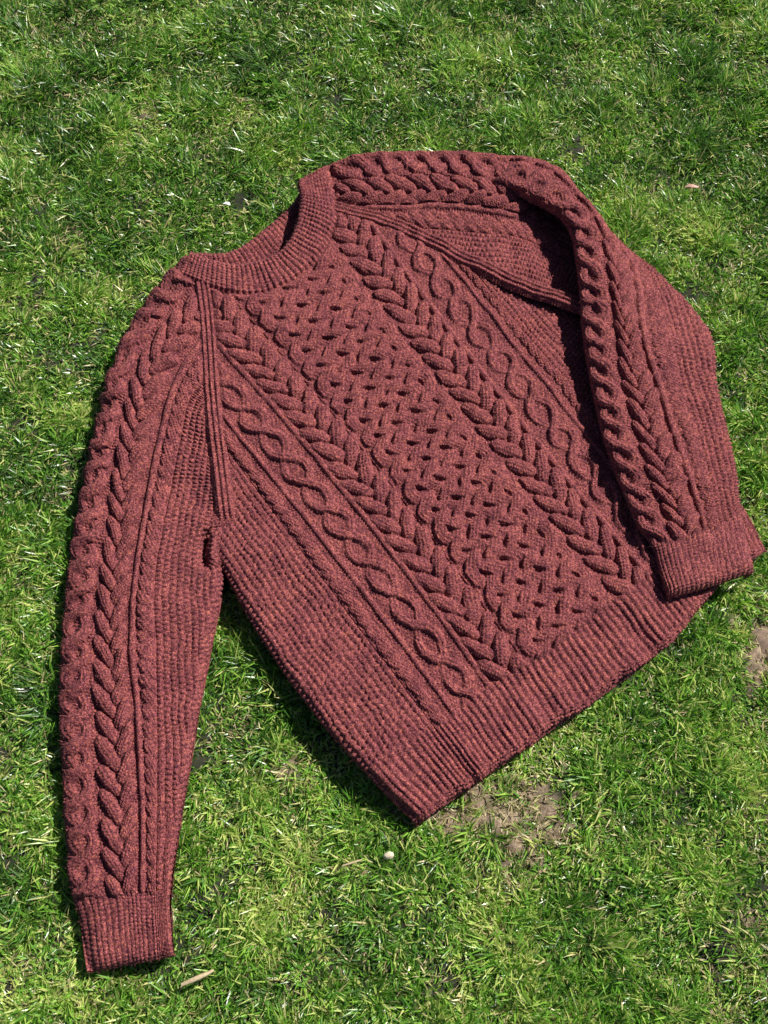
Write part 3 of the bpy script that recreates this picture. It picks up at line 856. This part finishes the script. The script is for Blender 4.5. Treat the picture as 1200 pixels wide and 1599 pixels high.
# ------------------------------------------------------------------ little things lying in the lawn
def thing(o, label, cat):
    o['label'] = label; o['category'] = cat; return o
def simple_mat(name, c1, c2, scale, rough=.7):
    m, nt, b = new_mat(name); tc = nd(nt, 'ShaderNodeTexCoord').outputs['Object']
    nt.links.new(ramp(nt, noise(nt, tc, scale, 4, .6), [(.3, c1), (.7, c2)]), b.inputs['Base Color']); b.inputs['Roughness'].default_value = rough
    return m
def stone(name, px, py, z, r, sq, mat, seed, label):
    import bmesh
    bm = bmesh.new(); bmesh.ops.create_icosphere(bm, subdivisions=3, radius=1)
    rr = np.random.default_rng(seed); ph = rr.uniform(0, 6, 9)
    for v in bm.verts:
        x, y, zz = v.co
        k = 1+.10*abs(math.sin(5*x+3*y+ph[4]))+.06*math.sin(11*x+ph[5])*math.sin(9*y+ph[6])+.13*math.sin(2.1*x+ph[0])*math.cos(2.4*y+ph[1])+.07*math.sin(4.5*zz+3*x+ph[2])+.04*math.sin(8*y+5*x+ph[3])
        v.co = (x*k*r*sq[0], y*k*r*sq[1], zz*k*r*sq[2])
    me = bpy.data.meshes.new(name); bm.to_mesh(me); bm.free()
    for p in me.polygons: p.use_smooth = True
    me.materials.append(mat); o = bpy.data.objects.new(name, me); C.objects.link(o)
    o.location = at(px, py, z); o.rotation_euler = (rr.uniform(-.2, .2), rr.uniform(-.2, .2), rr.uniform(0, 3)); return thing(o, label, 'stone')
stone('pebble', 607, 1336, .016, .0052, (.75, 1.1, .6), simple_mat('pale_stone', (.50, .42, .28), (.66, .58, .42), 300), 3, 'tiny pale cream pebble lying in the grass below the hem corner')
stone('stone', 1205, 1012, -.006, .027, (.75, 1.2, .36), simple_mat('brown_stone', (.13, .085, .06), (.30, .21, .15), 160, .9), 8, 'brown stone half buried at the right edge below the folded cuff')
def ribbon(name, pts, widths, mat, label, cat, thick=.0012):
    P = np.array(pts); t = np.gradient(P, axis=0); t /= np.linalg.norm(t, axis=1, keepdims=True)
    s = np.cross(t, [0, 0, 1]); s /= np.linalg.norm(s, axis=1, keepdims=True); u = np.cross(s, t); n = len(P); V = []
    for k in range(n):
        for a in range(6):
            g = a*math.pi/3; V.append(P[k]+s[k]*math.cos(g)*widths[k]/2+u[k]*math.sin(g)*thick/2)
    q = [(k*6+a, k*6+(a+1) % 6, k*6+6+(a+1) % 6, k*6+6+a) for k in range(n-1) for a in range(6)]
    return thing(mesh_from_arrays(name, np.array(V), np.array(q), mat), label, cat)
ST = simple_mat('pale_straw', (.36, .27, .15), (.58, .46, .29), 260)
ribbon('straw_stalk', [at(284,1538,.019), at(300,1531,.022), at(318,1523,.023), at(334,1515,.021)], [.0042, .0058, .0052, .003], ST, 'broken piece of pale straw stalk below the straight sleeve cuff', 'straw', .003)
ribbon('dry_stalk', [at(535,1352,.02), at(551,1347,.023), at(566,1342,.022)], [.0018, .0028, .0014], ST, 'thin dry stalk beside the tiny pale pebble', 'straw')
PT = simple_mat('white_petal', (.72, .70, .66), (.84, .82, .80), 200)
ribbon('petal', [at(349,318,.023), at(353,317,.024), at(357,318,.0245), at(360,320,.023)], [.002, .0055, .006, .0015], PT, 'tiny white petal in the grass left of the collar', 'petal', .0006)
DL = simple_mat('dead_leaf', (.34, .18, .12), (.62, .42, .32), 180)
ribbon('dead_leaf', [at(1070,292,.022), at(1077,290,.025), at(1085,291,.024), at(1092,292,.021)], [.002, .008, .007, .0015], DL, 'small pinkish brown dead leaf in the grass right of the folded sleeve', 'leaf', .0008)
